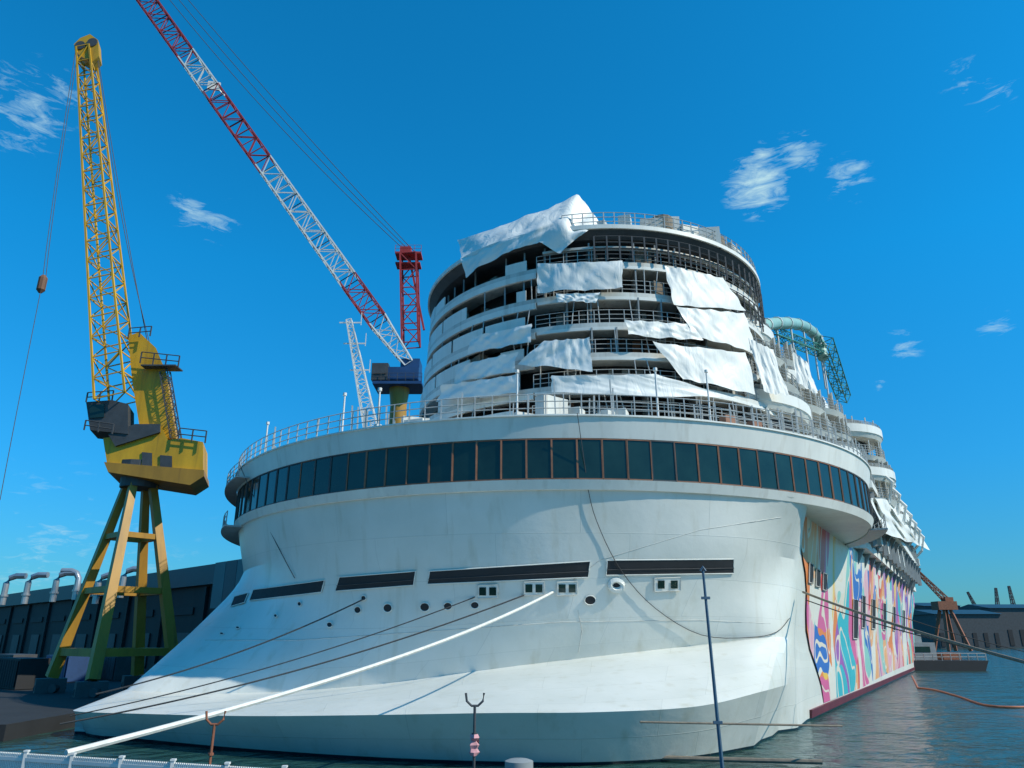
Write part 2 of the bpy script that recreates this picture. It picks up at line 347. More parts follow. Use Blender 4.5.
def sidebox(s,z,ds,dz,mat,name):
    t=tside(z)+.14; m=MB(); m.prism([L(s,t,z),L(s+ds,t,z),L(s+ds,tside(z+dz)+.14,z+dz),L(s,tside(z+dz)+.14,z+dz)],L(0,.04)); o=m.build(name,mat,ship)
    m=MB(); t+=.05
    pts=[L(s,t,z),L(s+ds,t,z),L(s+ds,tside(z+dz)+.19,z+dz),L(s,tside(z+dz)+.19,z+dz)]; m.path(pts+pts[:1],.06,4); m.build('rim',M['offwhite'],o)
for s,z,ds,dz in ((54.6,8.6,1.4,1.3),(57.2,8.5,1.6,1.2),(60,8.4,1.6,1.2),(76,5,3,3.4),(82,6,2.4,3),(90,6,3,3),(101,6,3,3),(113,6,3,3),(128,6,3,3)): sidebox(s,z,ds,dz,M['dark'],'shell_door')
# aft ring
m=MB(); m.arc(CX,CY,1,26.7,15.75,17.0,0,360,2.0,r1b=26.42); m.build('ring_deck',M['white'],ship,True)
m=MB(); m.arc(CX,CY,1,26.78,16.97,17.06,0,360,2.0); m.arc(CX,CY,1,26.42,12.85,13.38,0,360,2.0,r1b=26.2); m.build('ring_shell',M['white'],ship,True)
m=MB(); m.arc(CX,CY,22,26.2,13.38,15.75,0,360,3.4); m.build('ring_wall',M['dgrey'],ship,True)
a=-92; PW=3.1
while a<98:
    b=a+PW; m=MB(); z0,z1=13.42,15.70; tw=random.uniform(-.02,.02)
    p=[circ(CX,CY,26.36+tw,a+.05,z0),circ(CX,CY,26.36-tw,b-.05,z0),circ(CX,CY,26.36-tw,b-.05,z1),circ(CX,CY,26.36+tw,a+.05,z1)]
    inn=(Vector((CX,CY,0))-Vector((p[0].x,p[0].y,0))).normalized()*.1
    m.prism(p,inn); o=m.build('window',M['glass'],ship)
    m=MB(); fr=.055; out=-inn*.25
    for u_,v_ in ((p[0],p[1]),(p[1],p[2]),(p[2],p[3]),(p[3],p[0])): m.bar(u_+out,v_+out,fr)
    m.build('window_frame',M['frame'] if -42<a<42 and random.random()<.85 else M['dgrey'],o); a=b
m=MB(); arcrail(m,CX,CY,26.6,17.05,-120,130,h=1.25,step=2.2,r=.032); m.build('railing',M['rail'],ship)
m=MB(); m.arc(CX,CY,26,27.3,12.75,12.86,-112,-62); arcrail(m,CX,CY,27.2,12.86,-112,-62,h=1.0,r=.03); m.build('catwalk',M['rail'],ship)
m=MB(); m.arc(CX,CY,26,27.3,12.75,12.86,66,120); arcrail(m,CX,CY,27.2,12.86,66,120,h=1.0,r=.03); m.build('catwalk',M['rail'],ship)
m=MB(); arcrail(m,CX,CY,27.3,15.95,-112,-56,h=1.0,r=.03); m.arc(CX,CY,26.5,27.4,15.85,15.95,-112,-56); m.build('catwalk',M['rail'],ship)
m=MB()
for k in range(46):
    a=random.uniform(-60,70); r=random.uniform(19,24); p=circ(CX,CY,r,a,17); h=random.uniform(.6,2.0); m.cut(); m.box(p+Vector((0,0,h/2)),(random.uniform(.6,2),random.uniform(.5,1.4),h),random.random()*3)
m.split('deck_locker',M['offwhite'],ship)
m=MB()
for k in range(70):
    a=random.uniform(-75,80); p=circ(CX,CY,random.uniform(20,25.5),a,17); m.cut(); m.bar(p,p+Vector((random.uniform(-.1,.1),0,random.uniform(1.4,3.0))),.08)
m.split('deck_stanchion',M['rail'],ship)
m=MB()
for a in (27,33):
    p=circ(CX,CY,23.6,a,17); m.cut(); m.box(p+Vector((0,0,.8)),(.8,.6,1.6),R_(a))
m.split('site_crate',M['frame'],ship)
# tower
ZL=[17,19.9,22.4,24.9,27.4,30.0,32.7]
RL=[17.3,17.0,16.7,16.4,16.15,15.9,15.75]
div=MB(); par=MB(); pan=[MB(),MB()]; clut=MB()
for i,(z,R) in enumerate(zip(ZL,RL)):
    nx_=ZL[i+1] if i<6 else 34.9
    m=MB(); m.arc(TX,TY,3,R,z-.35,z,-150,150,3); sl=m.build('tower_deck',M['offwhite'],ship,True)
    m=MB(); m.arc(TX,TY,R-.2,R+.03,z-.85,z-.35,-150,-22); m.build('deck_fascia',M['white'],sl,True)
    m=MB(); m.arc(TX,TY,R-.2,R+.02,z-.6,z-.35,-21.5,150); m.build('deck_fascia',M['white'],sl,True)
    m=MB(); arcrail(m,TX,TY,R-.15,z,-22,120,h=1.1,step=4,r=.028); m.build('railing',M['rail'],sl)
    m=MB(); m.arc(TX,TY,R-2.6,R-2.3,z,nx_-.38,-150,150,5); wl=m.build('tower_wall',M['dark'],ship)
    for a in range(-84,100,7):
        if random.random()<.6: div.cut(); div.bar(circ(TX,TY,R-1.3,a,z+.01+(nx_-.4-z)/2)-Vector((0,0,(nx_-.5-z)/2)),circ(TX,TY,R-1.3,a,nx_-.4),.12,2.2,up=(0,1,0))
    for a in range(-90,100,4):
        if random.random()<.36: pan[i%2].cut(); pan[i%2].arc(TX,TY,R-2.3,R-2.22,z+.3,nx_-.7,a,a+random.choice((1.5,2.5)),2)
    for k in range(11):
        a=random.uniform(-80,80); h=random.uniform(.3,1.5); clut.cut(); clut.box(circ(TX,TY,R-random.uniform(.6,1.6),a,z+h/2),(random.uniform(.3,1.6),random.uniform(.3,.7),h),R_(a)+random.uniform(-.4,.4))
    a=-120
    while a<-24:
        b=a+random.choice((10,14,18))
        if random.random()<.75: par.cut(); par.arc(TX,TY,R-.12,R-.02,z,z+random.choice((.9,1.1)),a,min(b,-24)-1,3)
        a=b
div.split('balcony_divider',M['grey'],ship); par.split('parapet',M['white'],ship,smooth=True); clut.split('stored_material',M['frope'],ship)
pan[0].split('wall_panel',M['grey'],ship,50); pan[1].split('wall_panel',M['brown'],ship,50)
m=MB()
for a in range(-60,100,4):
    for i in range(6):
        if random.random()<.42: m.cut(); m.tube(circ(TX,TY,RL[i]-.1,a+random.uniform(-1,1),ZL[i]),circ(TX,TY,RL[i+1]-.05,a+random.uniform(-1.2,1.2),ZL[i+1]-.3),.045,5)
m.split('scaffold_tube',M['rail'],ship)
m=MB(); m.arc(TX,TY,4,15.9,34.9,35.5,-150,150,3,r1b=15.3); top=m.build('top_deck',M['dgrey'],ship,True)
m=MB(); m.arc(TX,TY,15.6,16.05,35.5,35.85,-150,150,3); m.build('deck_edge',M['white'],top,True)
m=MB(); m.arc(TX,TY,15.3,15.7,33.9,34.1,-20,150,3); m.build('deck_edge',M['offwhite'],top,True)
m=MB(); arcrail(m,TX,TY,15.8,35.85,-14,140,h=1.2,step=3,r=.04); m.build('railing',M['rail'],top)
m=MB(); arcrail(m,TX,TY,16.0,32.7,-5,130,h=2.1,step=3.5,rails=(1,.75,.5,.25),r=.06); m.build('sunshade_rack',M['dgrey'],ship)
m=MB(); arcrail(m,TX,TY,16.1,30.0,20,120,h=1.9,step=3.5,rails=(1,.66,.33),r=.05); m.build('sunshade_rack',M['dgrey'],ship)
m=MB()
for a,r,h,wd in ((-2,14,1.7,.8),(6,14,2.2,1),(14,14.6,1.5,1.8),(22,14.3,2.4,1.2),(27,14.6,1.6,1.6),(36,14.5,2,2.2),(48,14.5,1.6,2)):
    p=circ(TX,TY,r,a,35.5); m.cut(); m.box(p+Vector((0,0,h/2)),(wd,wd,h),a)
m.split('deck_house',M['offwhite'],ship)
m=MB(); m.cut(); p=circ(TX,TY,14.5,18,35.5); m.path([p,p+Vector((0,0,2.1))],.9,14); m.cut(); p=circ(TX,TY,14.5,42,35.5); m.path([p,p+Vector((0,0,2.0))],.8,14); m.split('tank',M['frope'],ship)
# midship block
T1=-11.2; T2=-52
for i in range(7):
    z=14.6+i*2.5; s0=66+(i>5)*6; s1=172-i*2
    m=MB(); m.prism([L(s0,T1,z-.5),L(s1,T1-2,z-.5),L(s1,T2,z-.5),L(s0,T2,z-.5)],(0,0,.5)); sl=m.build('side_deck',M['offwhite'],ship)
    m=MB(); linerail(m,L(s0,T1-.1,z),L(s1,T1-2.1,z),step=2.5,r=.04); m.build('railing',M['rail'],sl)
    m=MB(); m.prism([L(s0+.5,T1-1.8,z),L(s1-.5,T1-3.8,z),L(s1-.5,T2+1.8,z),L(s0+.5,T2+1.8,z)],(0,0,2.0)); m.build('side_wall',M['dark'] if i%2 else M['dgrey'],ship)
    m=MB()
    for k in range(14):
        s=s0+1+k*6.8; t=T1-2*(s-s0)/(s1-s0); m.cut(); m.prism([L(s,t-1.9,z),L(s,t-.15,z),L(s+.12,t-.15,z),L(s+.12,t-1.9,z)],(0,0,2.0))
    m.split('side_divider',M['offwhite'],sl)
for z,t,s0,s1 in ((16.4,-6.4,84,150),(19.6,-7.0,80,140),(13.2,-8.0,76,160)):
    m=MB(); m.prism([L(s0,-12,z),L(s0+3,t,z),L(s1,t-1,z),L(s1+4,-13,z)],(0,0,.75)); o=m.build('promenade_platform',M['white'],ship)
    m=MB(); linerail(m,L(s0+3,t-.1,z+.75),L(s1,t-1.1,z+.75),step=2.5,r=.05); m.build('railing',M['rail'],o)
m=MB()
for s in range(80,150,5):
    m.cut(); m.bar(L(s,-10,10.6),L(s,-7.1,16.3),.6); m.bar(L(s,-7.4,13.4),L(s,-7.4,19.5),.4)
m.split('platform_bracket',M['grey'],ship)
m=MB()
for s in range(82,152,3):
    z=random.choice((13.95,17.15,20.35)); h=random.uniform(1,2.3); m.cut(); m.box(L(s,-8.4,z+h/2),(random.uniform(1,3),random.uniform(1,1.8),h),R_(-31))
m.split('boat_winch',M['offwhite'],ship)
m=MB()
for s in range(90,148,9):
    m.cut(); m.path([L(s,-8.2,17),L(s,-6.2,19),L(s,-5.6,21.2),L(s,-6.6,22.6),L(s,-9,23)],.22,6)
m.split('davit',M['white'],ship)
def pod(s,t,r,zs,name='balcony_pod',wallm='dark',solid=()):
    for i,z in enumerate(zs):
        rr=r[i] if isinstance(r,tuple) else r; c=L(s,t)
        m=MB(); m.arc(c.x,c.y,.5,rr,z-.5,z,0,360,8,r1b=rr-.3); sl=m.build(name,M['white'],ship,True)
        if i in solid:
            m=MB(); m.arc(c.x,c.y,rr-.15,rr+.05,z,z+.9,-70,150,6); m.build('parapet',M['white'],sl,True)
        m=MB(); arcrail(m,c.x,c.y,rr-.1,z+(.9 if i in solid else 0),-70,150,h=.4 if i in solid else 1.1,step=8,rails=(1,.75,.5,.25),r=.032); m.build('railing',M['rail'],sl)
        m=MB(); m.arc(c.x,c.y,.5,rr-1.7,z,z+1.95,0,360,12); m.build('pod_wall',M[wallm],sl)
        m=MB()
        for a in range(-60,140,9):
            if random.random()<.7: m.cut(); m.bar(circ(c.x,c.y,rr-.5,a,z),circ(c.x,c.y,rr-.5,a,z+1.9),.1,random.choice((.12,.9)),up=(0,1,0))
        m.split('pod_post',M['offwhite'],sl)
pod(64,-19.5,(11.2,10.7,10.2,9.6,8.9,8.0,7.0),(17.9,20.3,22.7,25.1,27.6,30,32.4),solid=(2,5))
pod(71,-16.4,(9.0,8.6,8.1,7.5,6.8,5.9),(17.6,20,22.4,24.8,27.2,29.6),solid=(1,4))
pod(81,-14.6,(7.6,7.6,7.2,6.6,6.2),(17.2,19.6,22,24.4,27),solid=(2,))
pod(93,-12.6,(7.0,7.2,6.6,6.6),(19.5,21.9,24.3,26.9),solid=(1,3)); pod(112,-13,(7,6.8,6.4),(19.6,22,24.6),solid=(0,2))
m=MB()
for i in range(6):
    for k in range(10):
        if random.random()<.6:
            s=68+k*9+random.random()*4; m.cut(); m.prism([L(s,T1+.25,17.2+i*2.5),L(s+random.uniform(3,8),T1+.15,17.2+i*2.5),L(s+6,T1+.1,18.6+i*2.5),L(s,T1+.2,18.7+i*2.5)],L(0,.05))
m.split('side_screen',M['tarp'],ship)
m=MB(); pts=[PT(*k) for k in ((752,330,-13),(766,325,-12.6),(783,323,-12),(800,325,-11.5),(812,332,-11.2),(820,344,-10.8),(823,358,-10.6))]; pts=smooth(pts,5); m.path(pts,.6,12); sld=m.build('water_slide',M['teal'],ship,True)
m=MB()
for i in range(0,len(pts),4): m.cut(); m.path([pts[i]-Vector((0,0,.01)),pts[i]-Vector((0,0,6))],.1,6)
m.split('slide_support',M['cwhite'],sld)
m=MB()
for i in range(2,len(pts)-2,3): d_=(pts[i+1]-pts[i]).normalized()*.1; m.cut(); m.path([pts[i]-d_,pts[i]+d_],.68,12)
m.split('slide_flange',M['cwhite'],sld)
m=MB(); lattice(m,PT(824,342,-10.0),PT(844,398,-10.0),1.5,1.2,9,.06); m.build('lattice_frame',M['tealframe'],ship)
m=MB(); lattice(m,PT(770,332,-12.8),PT(822,352,-10.8),1.0,1.0,9,.05); m.build('lattice_frame',M['tealframe'],ship)
# ================================================================ TARPS on tower
def gridfaces(nx,ny): return [(j*(nx+1)+i,j*(nx+1)+i+1,(j+1)*(nx+1)+i+1,(j+1)*(nx+1)+i) for j in range(ny) for i in range(nx)]
def tarp(quad,R,label,cx=TX,cy=TY,nx=30,ny=14,amp=.11,seed=0):
    mb=MB(); TL,TR,BR,BL=[Vector(p) for p in quad]; g=[]
    for j in range(ny+1):
        for i in range(nx+1):
            p=TL.lerp(TR,i/nx).lerp(BL.lerp(BR,i/nx),j/ny)
            py=p.y+(j/ny)*(2.4*noise.noise(Vector((i*.16+seed,1.3,0))))+(1-j/ny)*.9*abs(math.sin(i/nx*PI*4))
            px=p.x+1.2*noise.noise(Vector((j*.3,seed,5)))
            a=hitc(px,py,cx,cy,R); nn=Vector((a.x-cx,a.y-cy,0)).normalized()
            f=noise.noise(Vector((i*.2+j*.12+seed*3,j*.1,seed)))*amp*1.6+noise.noise(Vector((i*.55-j*.2+seed,j*.2,seed+4)))*amp*.6
            g.append(a+nn*(f+.12+.08*(j/ny)))
    mb.add(g,gridfaces(nx,ny))
    return tag(mb.build('tarpaulin',M['tarp'],None,True,80),label,'tarpaulin','tarpaulins hung on the stern tower')
TP=[(((538,264),(622,261),(622,289),(538,293)),16.3,'flat white tarpaulin at centre of the tower under its dark top deck'),
(((664,266),(722,278),(744,312),(672,306)),16.35,'large creased white tarpaulin highest on the right of the round tower'),
(((676,307),(744,313),(752,352),(692,338)),16.6,'wide white tarpaulin on the right of the tower, directly under the highest right one'),
(((625,320),(690,324),(702,342),(628,336)),16.7,'low white tarpaulin strip at right of tower centre, middle level'),
(((652,342),(744,353),(754,396),(682,380)),16.9,'billowing white tarpaulin on lower right of the tower above the deck rail'),
(((545,341),(590,338),(592,372),(518,366)),16.8,'bunched white tarpaulin draped over a deck left of tower centre'),
(((552,376),(655,374),(735,398),(552,394)),17.3,'long white sheet along the lowest tower level at centre'),
(((472,337),(532,324),(532,343),(470,353)),16.6,'narrow white tarpaulin on the left of the tower, highest of the three left strips'),
(((460,365),(518,352),(516,372),(456,384)),16.9,'white tarpaulin on the left of the tower, middle of the three left strips'),
(((444,385),(520,374),(520,393),(438,402)),17.3,'white tarpaulin on the left of the tower, lowest of the three left strips'),
(((556,294),(600,293),(596,303),(558,302)),16.5,'small sagging white sheet below the flat centre tarpaulin')]
for i,(qd,R,lb) in enumerate(TP): tarp(qd,R,lb,seed=i*2.3)
mb=MB(); nx,ny=44,18; top_=[(457,240),(490,230),(520,218),(548,209),(578,194),(588,206),(600,224)]; bot=[(466,278),(480,266),(505,254),(525,246),(540,242),(560,254),(576,238)]
def li(P,t):
    x=t*(len(P)-1); i=min(int(x),len(P)-2); return Vector(P[i]).lerp(Vector(P[i+1]),x-i)
g=[]
for j in range(ny+1):
    for i in range(nx+1):
        p=li(top_,i/nx).lerp(li(bot,i/nx),j/ny); v=j/ny
        a=hitc(p.x,p.y,TX,TY,13.8+2.4*min(1,v*1.8)); nn=Vector((a.x-TX,a.y-TY,0)).normalized()
        g.append(a+nn*.24*(noise.noise(Vector((i*.2,j*.14,2)))+.6*noise.noise(Vector((i*.4+j*.3,j*.2,7)))))
mb.add(g,gridfaces(nx,ny))
tag(mb.build('tarpaulin',M['tarp'],None,True,80),'large peaked white tarpaulin tent on the upper left of the tower top','tarpaulin','tarpaulins hung on the stern tower')
def sidetarp(pts,t,label):
    mb=MB(); TL,TR,BR,BL=[Vector(p) for p in pts]; nx,ny=18,10; g=[]
    for j in range(ny+1):
        for i in range(nx+1):
            p=TL.lerp(TR,i/nx).lerp(BL.lerp(BR,i/nx),j/ny); dx=2.5*noise.noise(Vector((i*.4,j*.5,t*2))); g.append(PT(p.x,p.y+dx,t+.5*noise.noise(Vector((i*.4,j*.3,t)))))
    mb.add(g,gridfaces(nx,ny))
    tag(mb.build('tarpaulin',M['tarp'],None,True,80),label,'tarpaulin')
sidetarp(((868,497),(900,503),(930,550),(886,534)),-6.2,'white tarpaulin hung over the long side platform at the far right of the ship')
pc=L(64,-19.5)
tarp(((748,338),(772,350),(786,396),(762,392)),10.9,'white sheeting on the terraced decks between the tower and the water slide',cx=pc.x,cy=pc.y,seed=41)
pc=L(71,-16.4)
tarp(((790,350),(806,362),(816,395),(796,384)),9.0,'small white sheet on the terraces just under the water slide',cx=pc.x,cy=pc.y,seed=33)
# ================================================================ deck masts and poles
mst=thing('signal_mast',(0,0,0),'white lattice mast with cross arms on the left of the ring deck','mast')
p0=PY(371,428,50); p1=PY(349,320,50); m=MB(); lattice(m,p0,p1,.9,.35,12,.04); m.build('mast_frame',M['cwhite'],mst)
m=MB()
for k,wd in ((.95,.8),(.75,.8),(.5,.7)):
    c=p0.lerp(p1,k); m.cut(); m.bar(c-Vector((wd,0,-.2)),c+Vector((wd,0,.2)),.08); m.bar(c+Vector((wd,0,0)),c+Vector((wd,0,1)),.05)
m.split('cross_arm',M['cwhite'],mst)
for px,y0,y1,lb in ((268,422,460,'slim white post at the far left end of the ring deck rail'),(345,393,436,'slim white post on the ring deck just left of the lattice mast'),(380,388,430,'slim white post on the ring deck just right of the lattice mast'),(517,370,412,'thin pole on the ring deck in front of the left tower edge'),(655,368,412,'thin pole on the ring deck in front of the lower right tarpaulin'),(706,370,416,'thin pole on the ring deck, rightmost of the deck poles')):
    Yc=43 if 350<px<700 else 48
    if px<300: Yc=56
    a=PY(px,y0,Yc); b=Vector((a.x,a.y,17)); m=MB(); m.path([b,b+Vector((0,0,.2)),b+Vector((0,0,.21)),a-Vector((0,0,.2)),a-Vector((0,0,.19)),a],[.25,.25,.07,.06,.13,.13],8)
    tag(m.build('deck_post',M['cwhite']),lb,'post')
# ================================================================ YELLOW CRANE
cr=thing('harbour_crane',(-33.3,66,.8),'tall yellow harbour crane on splayed legs, on the quay left of the ship','crane')
piv=PY(140,482,66)
feet=[Vector((-38.2,66,.8)),Vector((-32.3,61.3,.8)),Vector((-28.2,66.5,.8)),Vector((-33.5,71,.8))]
tops=[piv+Vector(d) for d in ((-1.1,0,0),(0,-1.1,0),(1.1,0,0),(0,1.1,0))]
for f,t in zip(feet,tops):
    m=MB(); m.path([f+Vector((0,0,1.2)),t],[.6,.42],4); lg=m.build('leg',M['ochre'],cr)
    m=MB(); m.box(f+Vector((0,0,.55)),(2.2,1.4,1.1),.6)
    for k in (-.6,.6): m.tube(f+Vector((k,-.75,.35)),f+Vector((k,.75,.35)),.35,10)
    m.build('bogie',M['dgrey'],lg)
for k,wd in ((.12,.6),(.42,.5),(.7,.45)):
    P=[(f+Vector((0,0,1.2))).lerp(t,k) for f,t in zip(feet,tops)]; m=MB()
    for i in range(4): m.bar(P[i],P[(i+1)%4],wd)
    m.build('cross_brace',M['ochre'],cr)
m=MB(); m.path([piv+Vector((0,0,-.6)),piv+Vector((0,0,.5)),piv+Vector((0,0,.7)),piv+Vector((0,0,1.6))],[1.6,1.6,2.2,2.2],18); m.build('slewing_ring',M['dgrey'],cr)
def ext(poly,Y0,dy,mat,name,par):
    m=MB(); P=[PY(x,y,Y0) for x,y in poly]; m.prism(P,(-dy*.3,dy,0)); return m.build(name,mat,par)
ext([(103,438),(108,470),(150,478),(188,484),(203,474),(203,442),(182,438),(168,440),(160,424),(135,425),(120,436)],64,4.5,M['yellow'],'machine_house',cr)
ext([(140,430),(132,380),(128,336),(139,332),(156,348),(166,372),(170,400),(176,438),(150,440)],64.6,3.2,M['yellow'],'slewing_column',cr)
ext([(86,402),(112,400),(128,404),(128,434),(90,430)],63.6,3,M['dgrey'],'cab',cr)
ext([(89,405),(104,404),(104,417),(90,418)],63.5,.08,M['glass'],'cab_window',cr)
ext([(108,434),(135,424),(160,424),(160,432),(115,446)],63.7,.4,M['dgrey'],'floor_beam',cr)
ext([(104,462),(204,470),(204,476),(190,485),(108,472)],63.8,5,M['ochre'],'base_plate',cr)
for pl in ([(142,452),(152,453),(152,468),(142,466)],[(160,455),(172,456),(172,470),(160,469)]): ext(pl,63.9,.08,M['dgrey'],'louvre',cr)
def prail(a,b,Y,h=1.1):
    m=MB(); linerail(m,PY(a[0],a[1],Y),PY(b[0],b[1],Y),h=h,step=.9,rails=(1,.5),r=.05); m.build('railing',M['dgrey'],cr)
prail((178,440),(205,443),63.6); prail((86,402),(112,400),63.4,.9); prail((140,363),(178,367),64); prail((128,338),(150,336),64,1); prail((84,430),(112,434),63.2,.9)
m=MB(); m.box(PY(162,368,64.5),(3.2,1.6,.12)); m.build('platform',M['dgrey'],cr)
m=MB(); a=PY(176,438,64.4); b=PY(165,372,64.4); lattice(m,a,b,.7,.7,10,.04); m.build('ladder',M['dgrey'],cr)
j0=PY(117,400,64.2); j1=PY(86,50,64.2); m=MB(); lattice(m,j0,j1,2.7,1.35,20,.085); m.build('jib',M['yellow'],cr)
ext([(75,52),(74,44),(80,38),(90,34),(98,40),(99,56),(92,62),(84,58)],63.6,1.4,M['yellow'],'jib_head',cr)
m=MB()
for px,py in ((80,45),(92,42)):
    c=PY(px,py,63.5); m.cut(); m.path([c,c+Vector((0,.25,0))],.55,14)
m.split('sheave',M['dgrey'],cr)
m=MB(); hk=PY(42,284,62)
for pts_,r in ((sag(PY(76,48,63.5),hk,1.5),.035),(sag(PY(78,52,63.5),hk+Vector((.3,0,0)),2.4),.035),(sag(PY(97,50,64),PY(148,345,65),.6),.035),(sag(PY(97,55,64),PY(152,352,65),1.6),.035),(sag(hk,PY(0,500,60),1),.035)):
    m.cut(); m.path(pts_,r,4)
m.split('cable',M['drope'],cr)
m=MB(); m.path([hk+Vector((0,0,.9)),hk+Vector((0,0,.6)),hk-Vector((0,0,.6)),hk-Vector((0,0,.9))],[.15,.38,.38,.15],10); m.build('hook_block',M['brown'],cr)
# ================================================================ RED WHITE CRANE
rc=thing('luffing_crane',(PY(405,600,96).x,96,.8),'red and white lattice boom crane standing behind the left of the ship','crane')
b0=PY(409,364,95); b1=PY(118,-40,90); nsec=11
for i in range(nsec):
    p=b0.lerp(b1,i/nsec); q_=b0.lerp(b1,(i+1)/nsec); m=MB(); ws=1.2 if i==0 else 2.5
    lattice(m,p,q_,ws,2.5,4,.09); m.build('boom_section',M['red'] if i in (1,5,6,8,9,10) else M['cwhite'],rc)
mt=PY(409,256,97); mb0=PY(411,345,97)
m=MB(); lattice(m,mb0,mt,2.3,2.3,5,.12); m.bar(PY(424,330,97),mt,.3); m.build('mast',M['red'],rc)
m=MB(); m.box(mt,(3.8,2.2,.3)); m.box(mt+Vector((-.5,0,.8)),(1.6,1.2,1.0)); m.box(mt-Vector((0,0,1.6)),(3.6,2,.2)); linerail(m,mt+Vector((-1.9,-1.1,.1)),mt+Vector((1.9,-1.1,.1)),step=.9); m.build('mast_head',M['red'],rc)
c=PY(400,378,96); m=MB(); m.box(c,(5.6,4,1.8)); m.box(c+Vector((1.5,0,1.6)),(2.6,3,1.4)); m.box(c+Vector((0,0,-1.4)),(6.6,4.6,.4)); m.build('machine_house',M['blue'],rc)
m=MB(); linerail(m,c+Vector((-3.3,-2.3,-1.2)),c+Vector((3.3,-2.3,-1.2)),step=1.1); m.build('railing',M['dgrey'],rc)
c2=PY(381,374,95); m=MB(); m.box(c2,(2.2,2.2,2.4)); m.box(c2+Vector((-.1,-1.15,.3)),(1.9,.1,1.4)); m.build('cab',M['dgrey'],rc)
m=MB(); cb=Vector((c.x,c.y,.8)); m.path([cb,c-Vector((0,0,4)),c-Vector((0,0,1.6))],[2.2,1.1,1.4],14); m.build('column',M['ochre'],rc,True)
m=MB()
for k in (0,.6,1.2): m.cut(); m.path(sag(mt+Vector((-.5+k,0,.8)),PY(138+k*14,-40,90),2-k),.05,4)
m.split('cable',M['drope'],rc)
c3=PY(214,86,92.2); m=MB(); m.box(c3,(1.8,.3,1.4),.2); m.bar(c3+Vector((.6,0,-.4)),c3+Vector((1.6,1,-1.2)),.12); m.build('sign_board',M['cwhite'],rc)
# ================================================================ LEFT SHED & yard
sh=thing('dock_shed',(-34,99,.8),'long dark dockside shed with teal roof behind the yellow crane','shed')
P0=Vector((-30,94,.8)); P1=Vector((-128,189,.8)); dn=Vector((.69,.72,0))*40
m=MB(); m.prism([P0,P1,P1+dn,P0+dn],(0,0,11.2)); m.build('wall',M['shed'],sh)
up=Vector((0,0,11.2)); o_=-dn.normalized()*.8
m=MB(); m.prism([P0+up+o_,P1+up+o_,P1+up+dn,P0+up+dn],(0,0,.5)); m.build('eaves',M['roof'],sh)
m=MB(); m.prism([P0+up+Vector((0,0,.5)),P0+up+Vector((0,0,2.8)),P0+up+dn*.5+Vector((0,0,4.6)),P0+up+dn+Vector((0,0,.5))],(P1-P0)); m.build('roof',M['roof'],sh)
dirw=(P1-P0).normalized(); nn=-dn.normalized()
for k in range(4):
    m=MB(); c=P0+dirw*(.3+k*3.2)+Vector((0,0,8.0)); m.prism([c+nn*.85,c+dirw*3.1+nn*.85,c+dirw*3.1+nn*.85+Vector((0,0,5.9)),c+nn*.85+Vector((0,0,5.9))],nn*.15); m.build('cladding_panel',M['panel'] if k%2 else M['roof'],sh)
for k in range(9):
    m=MB(); c=P0+dirw*(6+k*14); m.prism([c+nn*.1+Vector((0,0,0)),c+dirw*5+nn*.1,c+dirw*5+nn*.1+Vector((0,0,5)),c+nn*.1+Vector((0,0,5))],nn*.12); m.build('door',M['dgrey'],sh)
    m=MB(); m.prism([c+nn*.1+Vector((0,0,7.4)),c+dirw*8+nn*.1+Vector((0,0,7.4)),c+dirw*8+nn*.1+Vector((0,0,8.4)),c+nn*.1+Vector((0,0,8.4))],nn*.1); m.build('window',M['dark'],sh)
    m=MB(); c=P0+dirw*(2+k*14); m.prism([c+nn*.05,c+dirw*.7+nn*.05,c+dirw*.7+nn*.05+Vector((0,0,11)),c+nn*.05+Vector((0,0,11))],nn*.4); m.build('buttress',M['shed'],sh)
def duct(px,py,label,flip=1):
    c=PY(px,py,118); m=MB(); b=c-Vector((0,0,4.3))
    m.path([b,b+Vector((0,0,1.2)),b+Vector((0,0,1.21)),b+Vector((0,0,1.5)),b+Vector((0,0,1.51)),b+Vector((0,0,3.2)),b+Vector((.5*flip,0,4)),b+Vector((1.3*flip,0,4.3)),b+Vector((2.8*flip,0,4.3))],[.45,.45,.6,.6,.45,.45,.45,.45,.45],10)
    tag(m.build('roof_duct',M['silver'],None,True),label,'duct','roof ducts above the shed')
duct(8,576,'bent silver duct on the shed roof at the far left edge'); duct(30,575,'bent silver duct on the shed roof, second from the left edge'); duct(58,573,'bent silver duct on the shed roof just left of the crane legs'); duct(80,571,'bent silver duct seen beside the left crane leg',-1)
duct(100,575,'bent silver duct seen between the yellow crane legs'); duct(125,569,'bent silver duct on the shed roof, rightmost of the ducts')
cc=[(18,645,90,'dgrey'),(70,655,84,'blue'),(205,645,88,'brown'),(20,676,72,'dark'),(220,662,84,'dgrey'),(115,665,86,'dgrey')]
names=['dark grey container at the left edge of the yard','blue container left of the yellow crane legs','rusty container between the crane and the hull','black container nearest the camera at the left edge','dark container lowest beside the ship hull','dark container behind the yellow crane legs']
for (px,py,Y,mk),lb in zip(cc,names):
    c=PY(px,py,Y); c.z=.8; t=thing('container',c,lb,'container','containers on the quay'); m=MB(); m.box(c+Vector((0,0,1.3)),(6.1,2.4,2.5),-.7)
    m.build('body',M[mk],t); m=MB()
    e_=Vector((math.cos(-.7),math.sin(-.7),0)); o2=Vector((math.sin(-.7)*1.22,-math.cos(-.7)*1.22,0))
    pts_=[]
    for k in range(-19,20): pts_.append(c+e_*k*.15+o2*(1.0 if k%4<2 else 1.06))
    m.add([p+Vector((0,0,h_)) for h_ in (.2,2.4) for p in pts_],[(i,i+1,len(pts_)+i+1,len(pts_)+i) for i in range(len(pts_)-1)])
    m.build('ribbed_side',M[mk],t)
